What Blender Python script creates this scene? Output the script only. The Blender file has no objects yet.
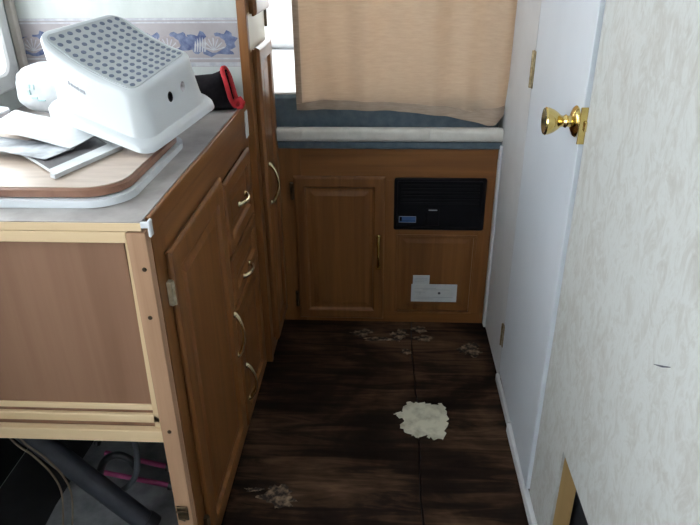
import bpy, bmesh, math, random
from mathutils import Vector, Matrix, noise

random.seed(7)
SC = bpy.context.scene
COL = SC.collection

# ------------------------------------------------------------------ camera
cam_d = bpy.data.cameras.new('camera')
cam_d.sensor_width = 36.0
cam_d.lens = 33.253
cam_d.clip_start = 0.02
cam = bpy.data.objects.new('camera', cam_d)
COL.objects.link(cam)
RT = Vector((0.99864, 0.05102, -0.01046))
DN = Vector((0.01366, -0.45054, -0.89265))
FW = Vector((-0.05025, 0.8913, -0.45062))
cam.matrix_world = Matrix(((RT.x, -DN.x, -FW.x, 0), (RT.y, -DN.y, -FW.y, 0), (RT.z, -DN.z, -FW.z, 1.32), (0, 0, 0, 1)))
SC.camera = cam

# ------------------------------------------------------------------ world: bright overcast daylight
w = bpy.data.worlds.new('overcast')
SC.world = w
w.use_nodes = True
bg = w.node_tree.nodes['Background']
bg.inputs[0].default_value = (0.94, 0.97, 1.0, 1)
bg.inputs[1].default_value = 8.0

SC.view_settings.view_transform = 'Standard'
SC.view_settings.look = 'None'
SC.view_settings.gamma = 1.0
SC.view_settings.use_curve_mapping = False
SC.view_settings.exposure = 0.22

# ------------------------------------------------------------------ materials
def nd(nt, t, **kw):
    n = nt.nodes.new(t)
    for k, v in kw.items():
        setattr(n, k, v)
    return n

def new_mat(name, rough=0.5, metal=0.0, spec=None):
    m = bpy.data.materials.new(name)
    m.use_nodes = True
    b = m.node_tree.nodes['Principled BSDF']
    b.inputs['Roughness'].default_value = rough
    b.inputs['Metallic'].default_value = metal
    if spec is not None:
        b.inputs['Specular IOR Level'].default_value = spec
    return m, m.node_tree, b

def ramp(nt, fac, stops):
    r = nd(nt, 'ShaderNodeValToRGB')
    while len(r.color_ramp.elements) < len(stops):
        r.color_ramp.elements.new(0.5)
    for e, (p, c) in zip(r.color_ramp.elements, stops):
        e.position = p
        e.color = (c[0], c[1], c[2], 1)
    nt.links.new(fac, r.inputs[0])
    return r

def noise_tex(nt, scale, detail=4.0, rough=0.55, vec_scale=(1, 1, 1), dist=0.0):
    tc = nd(nt, 'ShaderNodeTexCoord')
    mp = nd(nt, 'ShaderNodeMapping')
    mp.inputs['Scale'].default_value = vec_scale
    nt.links.new(tc.outputs['Object'], mp.inputs['Vector'])
    n = nd(nt, 'ShaderNodeTexNoise')
    n.inputs['Scale'].default_value = scale
    n.inputs['Detail'].default_value = detail
    n.inputs['Roughness'].default_value = rough
    n.inputs['Distortion'].default_value = dist
    nt.links.new(mp.outputs[0], n.inputs['Vector'])
    return n

def add_bump(nt, b, src, strength, dist=0.002):
    bp = nd(nt, 'ShaderNodeBump')
    bp.inputs['Strength'].default_value = strength
    bp.inputs['Distance'].default_value = dist
    nt.links.new(src, bp.inputs['Height'])
    nt.links.new(bp.outputs[0], b.inputs['Normal'])

def mottled(name, c1, c2, rough=0.5, scale=6.0, vs=(1, 1, 1), metal=0.0, bump=0.0, lo=0.35, hi=0.65, spec=None, detail=4.0, dist=0.0):
    m, nt, b = new_mat(name, rough, metal, spec)
    n = noise_tex(nt, scale, detail, 0.55, vs, dist)
    r = ramp(nt, n.outputs[0], [(lo, c1), (hi, c2)])
    nt.links.new(r.outputs[0], b.inputs['Base Color'])
    if bump:
        add_bump(nt, b, n.outputs[0], bump)
    return m

def wood(name, dark, light, axis, rough=0.4, scale=1.0, spec=0.4):
    """grain runs along the given axis"""
    m, nt, b = new_mat(name, rough, 0, spec)
    vs = [38 * scale] * 3
    vs[axis] = 1.6 * scale
    n = noise_tex(nt, 1.0, 5.0, 0.6, vs, 0.4)
    vs2 = [6 * scale] * 3
    vs2[axis] = 0.5 * scale
    n2 = noise_tex(nt, 1.0, 2.0, 0.5, vs2, 0.8)
    mx = nd(nt, 'ShaderNodeMath', operation='ADD')
    m1 = nd(nt, 'ShaderNodeMath', operation='MULTIPLY')
    m1.inputs[1].default_value = 0.5
    m2 = nd(nt, 'ShaderNodeMath', operation='MULTIPLY')
    m2.inputs[1].default_value = 0.5
    nt.links.new(n.outputs[0], m1.inputs[0])
    nt.links.new(n2.outputs[0], m2.inputs[0])
    nt.links.new(m1.outputs[0], mx.inputs[0])
    nt.links.new(m2.outputs[0], mx.inputs[1])
    r = ramp(nt, mx.outputs[0], [(0.34, dark), (0.66, light)])
    nt.links.new(r.outputs[0], b.inputs['Base Color'])
    add_bump(nt, b, n.outputs[0], 0.12, 0.001)
    return m

OD, OL = (0.125, 0.047, 0.0145), (0.28, 0.118, 0.037)
M = {}
for i, a in enumerate('xyz'):
    M['oak_' + a] = wood('oak_grain_' + a, OD, OL, i, 0.38)
    M['pine_' + a] = wood('pine_grain_' + a, (0.60, 0.42, 0.24), (0.78, 0.61, 0.40), i, 0.6, 0.7)
M['rawpost'] = wood('raw_post_wood', (0.30, 0.16, 0.09), (0.52, 0.32, 0.20), 2, 0.65, 0.8)
M['ply'] = wood('luan_plywood', (0.20, 0.100, 0.058), (0.31, 0.170, 0.108), 2, 0.6, 0.5)
M['studwood'] = wood('stud_wood', (0.38, 0.23, 0.09), (0.55, 0.37, 0.17), 2, 0.65, 0.6)
M['laminate'] = mottled('marbled_laminate', (0.25, 0.225, 0.215), (0.38, 0.355, 0.345), 0.35, 14, detail=8)
M['cream'] = mottled('cream_vinyl', (0.62, 0.55, 0.42), (0.70, 0.63, 0.50), 0.45, 5)
M['white_plastic'] = mottled('white_plastic', (0.62, 0.655, 0.69), (0.66, 0.695, 0.73), 0.32, 3)
M['grip'] = mottled('grey_grip_pad', (0.43, 0.46, 0.485), (0.48, 0.51, 0.535), 0.6, 20)
M['grip_dot'] = mottled('blue_grey_grip_dot', (0.12, 0.15, 0.22), (0.16, 0.19, 0.27), 0.6, 30)
M['dark'] = mottled('dark_recess', (0.01, 0.01, 0.013), (0.02, 0.02, 0.025), 0.8, 10)  # near-black; in cavities and holes the colour stands in for shade
M['brass'] = mottled('polished_brass', (0.60, 0.44, 0.14), (0.78, 0.60, 0.24), 0.16, 25, metal=1.0)
M['pale_brass'] = mottled('pale_brass_pull', (0.62, 0.52, 0.30), (0.78, 0.68, 0.44), 0.22, 40, metal=1.0)
M['old_brass'] = mottled('tarnished_brass', (0.22, 0.16, 0.08), (0.50, 0.42, 0.28), 0.4, 60, metal=0.9)
M['worn_brass'] = mottled('worn_brass_paint', (0.34, 0.28, 0.18), (0.62, 0.55, 0.42), 0.4, 50, metal=0.35)
M['dark_brass'] = mottled('dark_hinge_metal', (0.05, 0.035, 0.02), (0.12, 0.08, 0.045), 0.45, 60, metal=0.7)
M['black_metal'] = mottled('black_painted_metal', (0.004, 0.004, 0.006), (0.007, 0.007, 0.010), 0.5, 12, spec=0.12)
M['blue_print'] = mottled('blue_print', (0.05, 0.12, 0.30), (0.07, 0.17, 0.40), 0.5, 30)
M['sticker'] = mottled('white_sticker', (0.56, 0.58, 0.60), (0.64, 0.66, 0.68), 0.5, 20)
M['faint_ink'] = mottled('faint_ink', (0.40, 0.42, 0.45), (0.46, 0.48, 0.52), 0.6, 20)
M['ink'] = mottled('dark_ink', (0.06, 0.06, 0.075), (0.12, 0.12, 0.15), 0.6, 40)
M['grey_ink'] = mottled('grey_ink', (0.30, 0.31, 0.36), (0.44, 0.46, 0.50), 0.6, 40)
M['teal_ink'] = mottled('teal_ink', (0.46, 0.66, 0.67), (0.56, 0.74, 0.74), 0.6, 40)
M['blue_cloth'] = mottled('blue_grey_cloth', (0.070, 0.100, 0.130), (0.105, 0.140, 0.170), 0.9, 40, bump=0.2)
M['sheet'] = mottled('white_bed_sheet', (0.78, 0.80, 0.82), (0.86, 0.87, 0.88), 0.85, 8)
M['rail'] = mottled('off_white_rail', (0.56, 0.54, 0.50), (0.66, 0.64, 0.60), 0.45, 20)
M['door_white'] = mottled('painted_door', (0.56, 0.60, 0.66), (0.60, 0.64, 0.70), 0.42, 3)
M['trim_white'] = mottled('white_trim', (0.66, 0.68, 0.72), (0.73, 0.75, 0.78), 0.45, 10)
M['jamb'] = mottled('grey_white_jamb', (0.54, 0.55, 0.57), (0.60, 0.61, 0.63), 0.5, 6)
M['tan_board'] = mottled('tan_board', (0.42, 0.33, 0.27), (0.52, 0.42, 0.35), 0.35, 10, vs=(1, 6, 1))
M['brown_edge'] = mottled('brown_board_edge', (0.20, 0.095, 0.06), (0.28, 0.14, 0.09), 0.35, 20)
M['porcelain'] = mottled('white_sink_rim', (0.66, 0.70, 0.76), (0.72, 0.76, 0.80), 0.2, 5)
M['paper'] = mottled('white_paper', (0.52, 0.545, 0.57), (0.66, 0.68, 0.70), 0.6, 18)
M['grey_paper'] = mottled('grey_print_paper', (0.10, 0.105, 0.12), (0.55, 0.58, 0.62), 0.35, 16)
M['mag_dark'] = mottled('dark_magazine_cover', (0.045, 0.042, 0.048), (0.12, 0.11, 0.115), 0.35, 16)
M['bag_black'] = mottled('black_fabric', (0.007, 0.006, 0.008), (0.014, 0.012, 0.014), 0.9, 80, bump=0.3, spec=0.1)
M['red'] = mottled('red_binding', (0.42, 0.012, 0.02), (0.55, 0.02, 0.035), 0.7, 60)
M['pipe'] = mottled('black_pipe', (0.020, 0.022, 0.030), (0.04, 0.043, 0.055), 0.45, 14)
M['hose'] = mottled('dark_hose', (0.012, 0.012, 0.016), (0.03, 0.03, 0.036), 0.4, 20)
M['hose_grey'] = mottled('grey_hose', (0.05, 0.055, 0.065), (0.09, 0.095, 0.11), 0.4, 20)
M['pink'] = mottled('pink_pipe', (0.38, 0.05, 0.16), (0.52, 0.09, 0.25), 0.4, 20)
M['wire'] = mottled('beige_wire', (0.10, 0.075, 0.05), (0.16, 0.12, 0.085), 0.5, 20)
M['under'] = mottled('grey_underlay', (0.14, 0.146, 0.158), (0.36, 0.37, 0.395), 0.85, 9, bump=0.5, detail=6)
M['clear'] = mottled('frosted_plastic', (0.66, 0.62, 0.66), (0.76, 0.74, 0.78), 0.15, 20)
M['alu'] = mottled('white_window_frame', (0.60, 0.60, 0.60), (0.68, 0.68, 0.68), 0.4, 10)
M['beige_trim'] = mottled('beige_corner_trim', (0.50, 0.45, 0.40), (0.58, 0.53, 0.48), 0.5, 10)
M['ceiling'] = mottled('ceiling_panel', (0.62, 0.62, 0.60), (0.68, 0.68, 0.66), 0.7, 8)
M['border'] = mottled('mauve_border', (0.30, 0.27, 0.28), (0.36, 0.33, 0.34), 0.6, 12)
M['border_blue'] = mottled('border_blue', (0.045, 0.065, 0.16), (0.17, 0.20, 0.31), 0.6, 45)
M['border_pale'] = mottled('border_pale', (0.36, 0.36, 0.41), (0.48, 0.48, 0.51), 0.6, 60)
M['border_tan'] = mottled('border_tan', (0.28, 0.24, 0.25), (0.36, 0.32, 0.33), 0.6, 60)
M['residue'] = mottled('pale_residue', (0.34, 0.32, 0.24), (0.64, 0.62, 0.50), 0.75, 22, bump=0.5, detail=6, lo=0.3, hi=0.55)
M['flake'] = mottled('dull_flake', (0.018, 0.011, 0.008), (0.30, 0.215, 0.145), 0.8, 45, bump=0.4, detail=8, lo=0.44, hi=0.66)

def wallpaper_mat():
    m, nt, b = new_mat('marbled_wallpaper', 0.5, 0, 0.35)
    n = noise_tex(nt, 1.0, 7.0, 0.65, (30, 30, 17), 2.6)
    n2 = noise_tex(nt, 9.0, 5.0, 0.6, (1, 1, 0.6), 2.0)
    ad = nd(nt, 'ShaderNodeMath', operation='MULTIPLY_ADD')
    ad.inputs[1].default_value = 0.7
    sh = nd(nt, 'ShaderNodeMath', operation='MULTIPLY_ADD')
    sh.inputs[1].default_value = 0.5
    sh.inputs[2].default_value = -0.10
    nt.links.new(n2.outputs[0], sh.inputs[0])
    nt.links.new(n.outputs[0], ad.inputs[0])
    nt.links.new(sh.outputs[0], ad.inputs[2])
    r = ramp(nt, ad.outputs[0], [(0.28, (0.40, 0.385, 0.36)), (0.44, (0.465, 0.46, 0.44)), (0.56, (0.53, 0.54, 0.53)), (0.70, (0.475, 0.47, 0.45))])
    nt.links.new(r.outputs[0], b.inputs['Base Color'])
    add_bump(nt, b, n.outputs[0], 0.08, 0.001)
    return m
M['wallpaper'] = wallpaper_mat()
M['wallpaper2'] = mottled('pale_wallpaper', (0.44, 0.465, 0.45), (0.52, 0.545, 0.53), 0.5, 14, vs=(1, 1, 0.4), detail=6)

def floor_mat():
    m, nt, b = new_mat('stained_plywood', 0.55, 0, 0.12)
    n1 = noise_tex(nt, 1.0, 6.0, 0.65, (3.0, 26, 3), 1.0)      # grain across the aisle
    n2 = noise_tex(nt, 3.4, 4.0, 0.6, (1, 1, 1), 0.6)           # stains
    n3 = noise_tex(nt, 60, 3.0, 0.7)
    a = nd(nt, 'ShaderNodeMath', operation='MULTIPLY')
    nt.links.new(n1.outputs[0], a.inputs[0])
    nt.links.new(n2.outputs[0], a.inputs[1])
    r = ramp(nt, a.outputs[0], [(0.15, (0.005, 0.0025, 0.0018)), (0.225, (0.016, 0.0085, 0.006)), (0.30, (0.058, 0.031, 0.018)), (0.42, (0.125, 0.072, 0.044))])
    nt.links.new(r.outputs[0], b.inputs['Base Color'])
    add_bump(nt, b, n3.outputs[0], 0.25, 0.001)
    return m
M['floor'] = floor_mat()

def curtain_mat():
    m, nt, b = new_mat('beige_curtain_cloth', 0.9, 0, 0.1)
    n = noise_tex(nt, 1.0, 5.0, 0.7, (25, 25, 190))
    r = ramp(nt, n.outputs[0], [(0.3, (0.63, 0.49, 0.37)), (0.7, (0.72, 0.59, 0.46))])
    nt.links.new(r.outputs[0], b.inputs['Base Color'])
    add_bump(nt, b, n.outputs[0], 0.25, 0.001)
    tr = nd(nt, 'ShaderNodeBsdfTranslucent')
    nt.links.new(r.outputs[0], tr.inputs[0])
    mix = nd(nt, 'ShaderNodeMixShader')
    mix.inputs[0].default_value = 0.42
    out = nt.nodes['Material Output']
    nt.links.new(b.outputs[0], mix.inputs[1])
    nt.links.new(tr.outputs[0], mix.inputs[2])
    nt.links.new(mix.outputs[0], out.inputs[0])
    return m
M['curtain'] = curtain_mat()
M['hem'] = mottled('doubled_hem_cloth', (0.36, 0.275, 0.21), (0.44, 0.34, 0.265), 0.9, 1.0, vs=(25, 25, 190))

def pane_mat():
    m = bpy.data.materials.new('thin_window_glass')
    m.use_nodes = True
    nt = m.node_tree
    nt.nodes.remove(nt.nodes['Principled BSDF'])
    t = nd(nt, 'ShaderNodeBsdfTransparent')
    t.inputs[0].default_value = (0.96, 0.98, 0.98, 1)
    g = nd(nt, 'ShaderNodeBsdfGlossy')
    g.inputs['Roughness'].default_value = 0.02
    mx = nd(nt, 'ShaderNodeMixShader')
    mx.inputs[0].default_value = 0.05
    nt.links.new(t.outputs[0], mx.inputs[1])
    nt.links.new(g.outputs[0], mx.inputs[2])
    nt.links.new(mx.outputs[0], nt.nodes['Material Output'].inputs[0])
    return m
M['pane'] = pane_mat()

# ------------------------------------------------------------------ mesh helpers
def BM():
    return bmesh.new()

def box(bm, x0, x1, y0, y1, z0, z1, bev=0.0, seg=1):
    vs = [bm.verts.new(p) for p in ((x0, y0, z0), (x1, y0, z0), (x1, y1, z0), (x0, y1, z0), (x0, y0, z1), (x1, y0, z1), (x1, y1, z1), (x0, y1, z1))]
    fs = [bm.faces.new([vs[i] for i in f]) for f in ((3, 2, 1, 0), (4, 5, 6, 7), (0, 1, 5, 4), (1, 2, 6, 5), (2, 3, 7, 6), (3, 0, 4, 7))]
    if bev:
        es = list({e for f in fs for e in f.edges})
        bmesh.ops.bevel(bm, geom=es, offset=bev, segments=seg, affect='EDGES', profile=0.5)
    return bm

def bx(x0, x1, y0, y1, z0, z1, bev=0.0, seg=1):
    return box(BM(), x0, x1, y0, y1, z0, z1, bev, seg)

def tube(bm, pts, r, n=10, caps=True):
    pts = [Vector(p) for p in pts]
    rs = r if isinstance(r, (list, tuple)) else [r] * len(pts)
    rings = []
    prev = None
    for i, p in enumerate(pts):
        t = (pts[min(i + 1, len(pts) - 1)] - pts[max(i - 1, 0)]).normalized()
        if prev is None:
            u = t.orthogonal().normalized()
        else:
            u = (prev - t * prev.dot(t)).normalized()
        prev = u
        v = t.cross(u)
        rings.append([bm.verts.new(p + (u * math.cos(a) + v * math.sin(a)) * rs[i]) for a in (2 * math.pi * k / n for k in range(n))])
    for a, b in zip(rings, rings[1:]):
        for k in range(n):
            bm.faces.new((a[k], a[(k + 1) % n], b[(k + 1) % n], b[k]))
    if caps:
        bm.faces.new(rings[0][::-1])
        bm.faces.new(rings[-1])
    return bm

def lathe(bm, prof, mat4, n=28):
    """prof: (radius, height) from bottom to top, around local z, placed by mat4"""
    rings = []
    for r, h in prof:
        rings.append([bm.verts.new(mat4 @ Vector((r * math.cos(2 * math.pi * k / n), r * math.sin(2 * math.pi * k / n), h))) for k in range(n)])
    for a, b in zip(rings, rings[1:]):
        for k in range(n):
            bm.faces.new((a[k], a[(k + 1) % n], b[(k + 1) % n], b[k]))
    bm.faces.new(rings[0][::-1])
    bm.faces.new(rings[-1])
    return bm

def loops_solid(bm, loops, cap0=True, cap1=True):
    rr = [[bm.verts.new(p) for p in lp] for lp in loops]
    n = len(rr[0])
    for a, b in zip(rr, rr[1:]):
        for k in range(n):
            bm.faces.new((a[k], a[(k + 1) % n], b[(k + 1) % n], b[k]))
    if cap0:
        bm.faces.new(rr[0][::-1])
    if cap1:
        bm.faces.new(rr[-1])
    return bm

def prism(bm, poly, z0, z1):
    """extrude an xy polygon; top and bottom as fans"""
    return loops_solid(bm, [[(x, y, z0) for x, y in poly], [(x, y, z1) for x, y in poly]])

def rrect(x0, x1, y0, y1, r, n=6):
    pts = []
    for cx, cy, a0 in ((x1 - r, y1 - r, 0), (x0 + r, y1 - r, 90), (x0 + r, y0 + r, 180), (x1 - r, y0 + r, 270)):
        for k in range(n + 1):
            a = math.radians(a0 + 90 * k / n)
            pts.append((cx + r * math.cos(a), cy + r * math.sin(a)))
    return pts

def origin_of(o):
    v = Vector((0, 0, 0))
    while o:
        v = v + o.location
        o = o.parent
    return v

def obj(name, bm, mat, parent=None, smooth=False, kind=None, label=None, origin=None):
    bmesh.ops.recalc_face_normals(bm, faces=bm.faces)
    me = bpy.data.meshes.new(name)
    if parent is not None:
        off = origin_of(parent)
    elif origin is not None:
        off = Vector(origin)
    else:
        xs = [v.co for v in bm.verts]
        off = Vector(((min(c.x for c in xs) + max(c.x for c in xs)) / 2, (min(c.y for c in xs) + max(c.y for c in xs)) / 2, min(c.z for c in xs)))
    bm.transform(Matrix.Translation(-off))
    bm.to_mesh(me)
    bm.free()
    me.materials.append(M[mat] if isinstance(mat, str) else mat)
    if smooth:
        for p in me.polygons:
            p.use_smooth = True
        if smooth != 'all':
            me.set_sharp_from_angle(angle=math.radians(40))
    o = bpy.data.objects.new(name, me)
    COL.objects.link(o)
    if parent is not None:
        o.parent = parent
    else:
        o.location = off
    if kind:
        o['kind'] = kind
    if label:
        o['label'] = label
    return o

def tag(o, label, cat, group=None, kind=None):
    o['label'] = label
    o['category'] = cat
    if group:
        o['group'] = group
    if kind:
        o['kind'] = kind
    return o

def thing(name, label, cat, loc, group=None, kind=None):
    o = bpy.data.objects.new(name, None)
    COL.objects.link(o)
    o.location = loc
    o.empty_display_size = 0.05
    return tag(o, label, cat, group, kind)

# ---- panels that face one way.  Local: x across, z up, outward = -y; placed by a matrix
def face_matrix(facing, origin):
    if facing == 'X':      # outward +X, local x -> +Y
        R = Matrix(((0, -1, 0), (1, 0, 0), (0, 0, 1)))
    else:                  # outward -Y, local x -> +X
        R = Matrix.Identity(3)
    return Matrix.Translation(origin) @ R.to_4x4()

def rect_loop(w, h, inset, d):
    return [(inset, -d, inset), (w - inset, -d, inset), (w - inset, -d, h - inset), (inset, -d, h - inset)]

def door_frame_bm(w, h, fw, t, mat4):
    """outer frame of a framed door: rounded outer lip, moulded inner edge"""
    lp = [rect_loop(w, h, 0.006, 0), rect_loop(w, h, 0.006, t * 0.36), rect_loop(w, h, 0, t * 0.36), rect_loop(w, h, 0, t * 0.6), rect_loop(w, h, 0.004, t * 0.9), rect_loop(w, h, 0.009, t),
          rect_loop(w, h, fw - 0.010, t), rect_loop(w, h, fw - 0.006, t - 0.002), rect_loop(w, h, fw - 0.002, t - 0.008), rect_loop(w, h, fw, t - 0.009), rect_loop(w, h, fw, 0)]
    bm = BM()
    loops_solid(bm, lp, False, False)
    bm.transform(mat4)
    return bm

def door_panel_bm(w, h, fw, t, mat4, raise_=0.004):
    i = fw - 0.001
    lp = [rect_loop(w, h, i, 0.001), rect_loop(w, h, i, t - 0.0095), rect_loop(w, h, i + 0.012, t - 0.0095), rect_loop(w, h, i + 0.028, t - 0.0095 + raise_)]
    bm = BM()
    loops_solid(bm, lp)
    bm.transform(mat4)
    return bm

def bow_pull_bm(mat4, L, out, r=0.0046, vertical=True):
    """arched pull; feet at +-L/2 along local z (or x), bow towards -y"""
    bm = BM()
    pts, rs = [], []
    N = 16
    for k in range(N + 1):
        s = k / N
        a = -L / 2 + L * s
        d = out * (math.sin(math.pi * s)) ** 0.75 + 0.004
        pts.append((0, -d, a) if vertical else (a, -d, 0))
        rs.append(r * (1.35 - 0.5 * math.sin(math.pi * s)))
    tube(bm, pts, rs, 8)
    for e in (-1, 1):
        a = e * L / 2
        c = Vector((0, 0, a) if vertical else (a, 0, 0))
        Rm = Matrix.Translation(c) @ Matrix.Rotation(math.radians(90), 4, 'X')
        lathe(bm, [(r * 1.9, 0), (r * 2.0, 0.002), (r * 1.5, 0.005), (r * 0.9, 0.009)], Rm, 12)
    bm.transform(mat4)
    return bm

def framed_door(parent, name, facing, org, w, h, fw, t, grain, handle=None, hinges=(), panel_label=None, pull_mat='pale_brass'):
    """org: lower left corner on the mounting plane.  handle=(local x, local z, length, bow, vertical)"""
    mt = face_matrix(facing, Vector(org))
    d = obj(name, door_frame_bm(w, h, fw, t, mt), 'oak_' + grain, parent)
    obj('panel', door_panel_bm(w, h, fw, t, mt), 'oak_' + grain, d)
    if handle:
        hx, hz, L, bow, vert = handle
        m2 = mt @ Matrix.Translation((hx, -t, hz))
        obj('handle', bow_pull_bm(m2, L, bow, vertical=vert), pull_mat, d, smooth=True, label='curved brass pull')
    for hx, hz, hh, mm in hinges:
        bm = BM()
        box(bm, hx - 0.007, hx + 0.007, -t * 0.75, -0.0005, hz - hh / 2, hz + hh / 2, 0.001)
        tube(bm, [(hx, -t * 0.8, hz - hh / 2), (hx, -t * 0.8, hz + hh / 2)], 0.0035, 8)
        bm.transform(mt)
        obj('hinge', bm, mm, d, label='small metal hinge')
    return d

# ================================================================== STRUCTURE
XL, YE, YB, XR, ZC, ZT = -0.397, 0.985, 2.115, 0.388, 0.898, 1.98
YP = 1.84           # partition / pantry near side
XP = -0.376         # pantry front
XW = -1.03          # outer left wall
YR, YF = 3.35, -1.3 # rear wall, open front of the built part

# floor: subfloor with two plywood sheets and the grey underlay below the counter
fl = obj('floor', bx(XW - 0.05, 0.47, YF, YR + 0.05, -0.06, -0.014), 'dark')
tag(fl, 'dark water-stained plywood floor of the narrow aisle', 'floor', kind='structure')
def seam_x(y):
    return 0.112 + 0.003 * math.sin(y * 9) + 0.004 * noise.noise(Vector((0, y * 22, 5)))
N = 90
left_edge = [(seam_x(YF + (YB - YF) * k / N) - 0.0022, YF + (YB - YF) * k / N) for k in range(N + 1)]
right_edge = [(x + 0.0035 + 0.006 * max(0.0, noise.noise(Vector((3, y * 14, 9)))), y) for x, y in left_edge]
obj('plywood_sheet', prism(BM(), [(-0.40, YB), (-0.40, YF)] + left_edge, -0.0135, 0.0), 'floor', fl)
obj('plywood_sheet', prism(BM(), [(0.455, YF), (0.455, YB)] + right_edge[::-1], -0.0135, -0.0005), 'floor', fl)
bm = BM()
nx, ny = 26, 40
gv = []
for j in range(ny + 1):
    row = []
    for i in range(nx + 1):
        x = -0.845 + (-0.402 + 0.845) * i / nx
        y = YF + (1.80 - YF) * j / ny
        row.append(bm.verts.new((x, y, 0.010 * noise.noise(Vector((x * 9, y * 9, 0))) - 0.004)))
    gv.append(row)
for j in range(ny):
    for i in range(nx):
        bm.faces.new((gv[j][i], gv[j][i + 1], gv[j + 1][i + 1], gv[j + 1][i]))
ext = bmesh.ops.extrude_face_region(bm, geom=list(bm.faces))
for v in ext['geom']:
    if isinstance(v, bmesh.types.BMVert):
        v.co.z = -0.0139
obj('underlay', bm, 'under', fl, smooth=True, label='dusty grey underlay below the counter')

# ceiling
c = obj('ceiling', bx(XW - 0.05, 0.47, YF, YR + 0.05, ZT, ZT + 0.04), 'ceiling')
tag(c, 'plain pale ceiling panel above the aisle', 'ceiling', kind='structure')

# left outer wall with window openings; the bedside opening is added for light
WA = (0.92, 1.772, 0.968, 1.66)      # y0 y1 z0 z1  (over the counter)
WB = (-1.15, 0.55, 0.76, 1.66)      # near dinette window
def holed_wall(bm, x0, x1, ys, ye, z0, z1, holes):
    y = ys
    for (a, b, c0, c1) in sorted(holes):
        box(bm, x0, x1, y, a, z0, z1)
        box(bm, x0, x1, a, b, z0, c0)
        box(bm, x0, x1, a, b, c1, z1)
        y = b
    box(bm, x0, x1, y, ye, z0, z1)
    return bm
o = obj('wall_left', holed_wall(BM(), XW - 0.045, XW, YF, YR + 0.05, -0.01, ZT, [WA, WB, (2.28, 3.24, 0.96, 1.72)]), 'wallpaper2')
tag(o, 'pale papered outer wall behind the counter', 'wall', kind='structure')

def window_x(name, label, W, frame=0.035):
    y0, y1, z0, z1 = W
    bm = BM()
    # rounded frame: outer and inner rounded rectangles
    def lp(ins, x, r):
        return [(x, a, b) for a, b in rrect(y0 + ins, y1 - ins, z0 + ins, z1 - ins, r, 6)]
    loops_solid(bm, [lp(-0.012, XW + 0.0005, 0.05), lp(-0.012, XW + 0.016, 0.05), lp(-0.006, XW + 0.022, 0.048), lp(frame - 0.006, XW + 0.022, 0.035), lp(frame, XW + 0.016, 0.03), lp(frame, XW - 0.040, 0.03)], False, False)
    win = obj(name, bm, 'alu', smooth=True)
    tag(win, label, 'window', kind='structure')
    obj('pane', bx(XW - 0.030, XW - 0.026, y0 + frame - 0.001, y1 - frame + 0.001, z0 + frame - 0.001, z1 - frame + 0.001), 'pane', win)
    ym = y0 + (y1 - y0) * 0.5
    obj('mullion', bx(XW - 0.034, XW - 0.012, ym - 0.010, ym + 0.010, z0 + frame, z1 - frame, 0.002), 'alu', win)
    return win
window_x('window_1', 'white framed window over the counter at the left edge', WA)
window_x('bed_fill_window', 'added unseen white framed window that brightens the bed', (2.28, 3.24, 0.96, 1.72))  # out of view, put in to brighten the bed area
window_x('window_2', 'wide white framed window in the near left wall', WB)

o = obj('wall_front', bx(XW, 0.455, YF - 0.045, YF, -0.01, ZT), 'wallpaper2')
tag(o, 'pale papered wall behind the viewer', 'wall', kind='structure')
# rear wall with window above the bed
RX0, RX1, RZ0, RZ1 = -0.98, 0.34, 0.99, 1.72
bm = BM()
box(bm, XW, RX0, YR, YR + 0.045, -0.01, ZT)
box(bm, RX1, 0.44, YR, YR + 0.045, -0.01, ZT)
box(bm, RX0, RX1, YR, YR + 0.045, -0.01, RZ0)
box(bm, RX0, RX1, YR, YR + 0.045, RZ1, ZT)
o = obj('wall_rear', bm, 'wallpaper2')
tag(o, 'pale papered rear wall behind the bed', 'wall', kind='structure')
bm = BM()
def lpr(ins, y, r):
    return [(a, y, b) for a, b in rrect(RX0 + ins, RX1 - ins, RZ0 + ins, RZ1 - ins, r, 6)]
loops_solid(bm, [lpr(-0.012, YR - 0.0005, 0.05), lpr(-0.012, YR - 0.016, 0.05), lpr(-0.006, YR - 0.022, 0.048), lpr(0.03, YR - 0.022, 0.035), lpr(0.034, YR - 0.016, 0.03), lpr(0.034, YR + 0.04, 0.03)], False, False)
win = obj('window_3', bm, 'alu', smooth=True)
tag(win, 'bright rear window above the bed', 'window', kind='structure')
obj('pane', bx(RX0 + 0.033, RX1 - 0.033, YR + 0.026, YR + 0.030, RZ0 + 0.033, RZ1 - 0.033), 'pane', win)

# papered partition at the end of the counter
o = obj('wall_partition', bx(XW + 0.001, -0.402, YP, YP + 0.018, 0.0, ZT - 0.001), 'wallpaper2')
tag(o, 'pale papered partition wall at the far end of the counter', 'wall', kind='structure')
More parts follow.
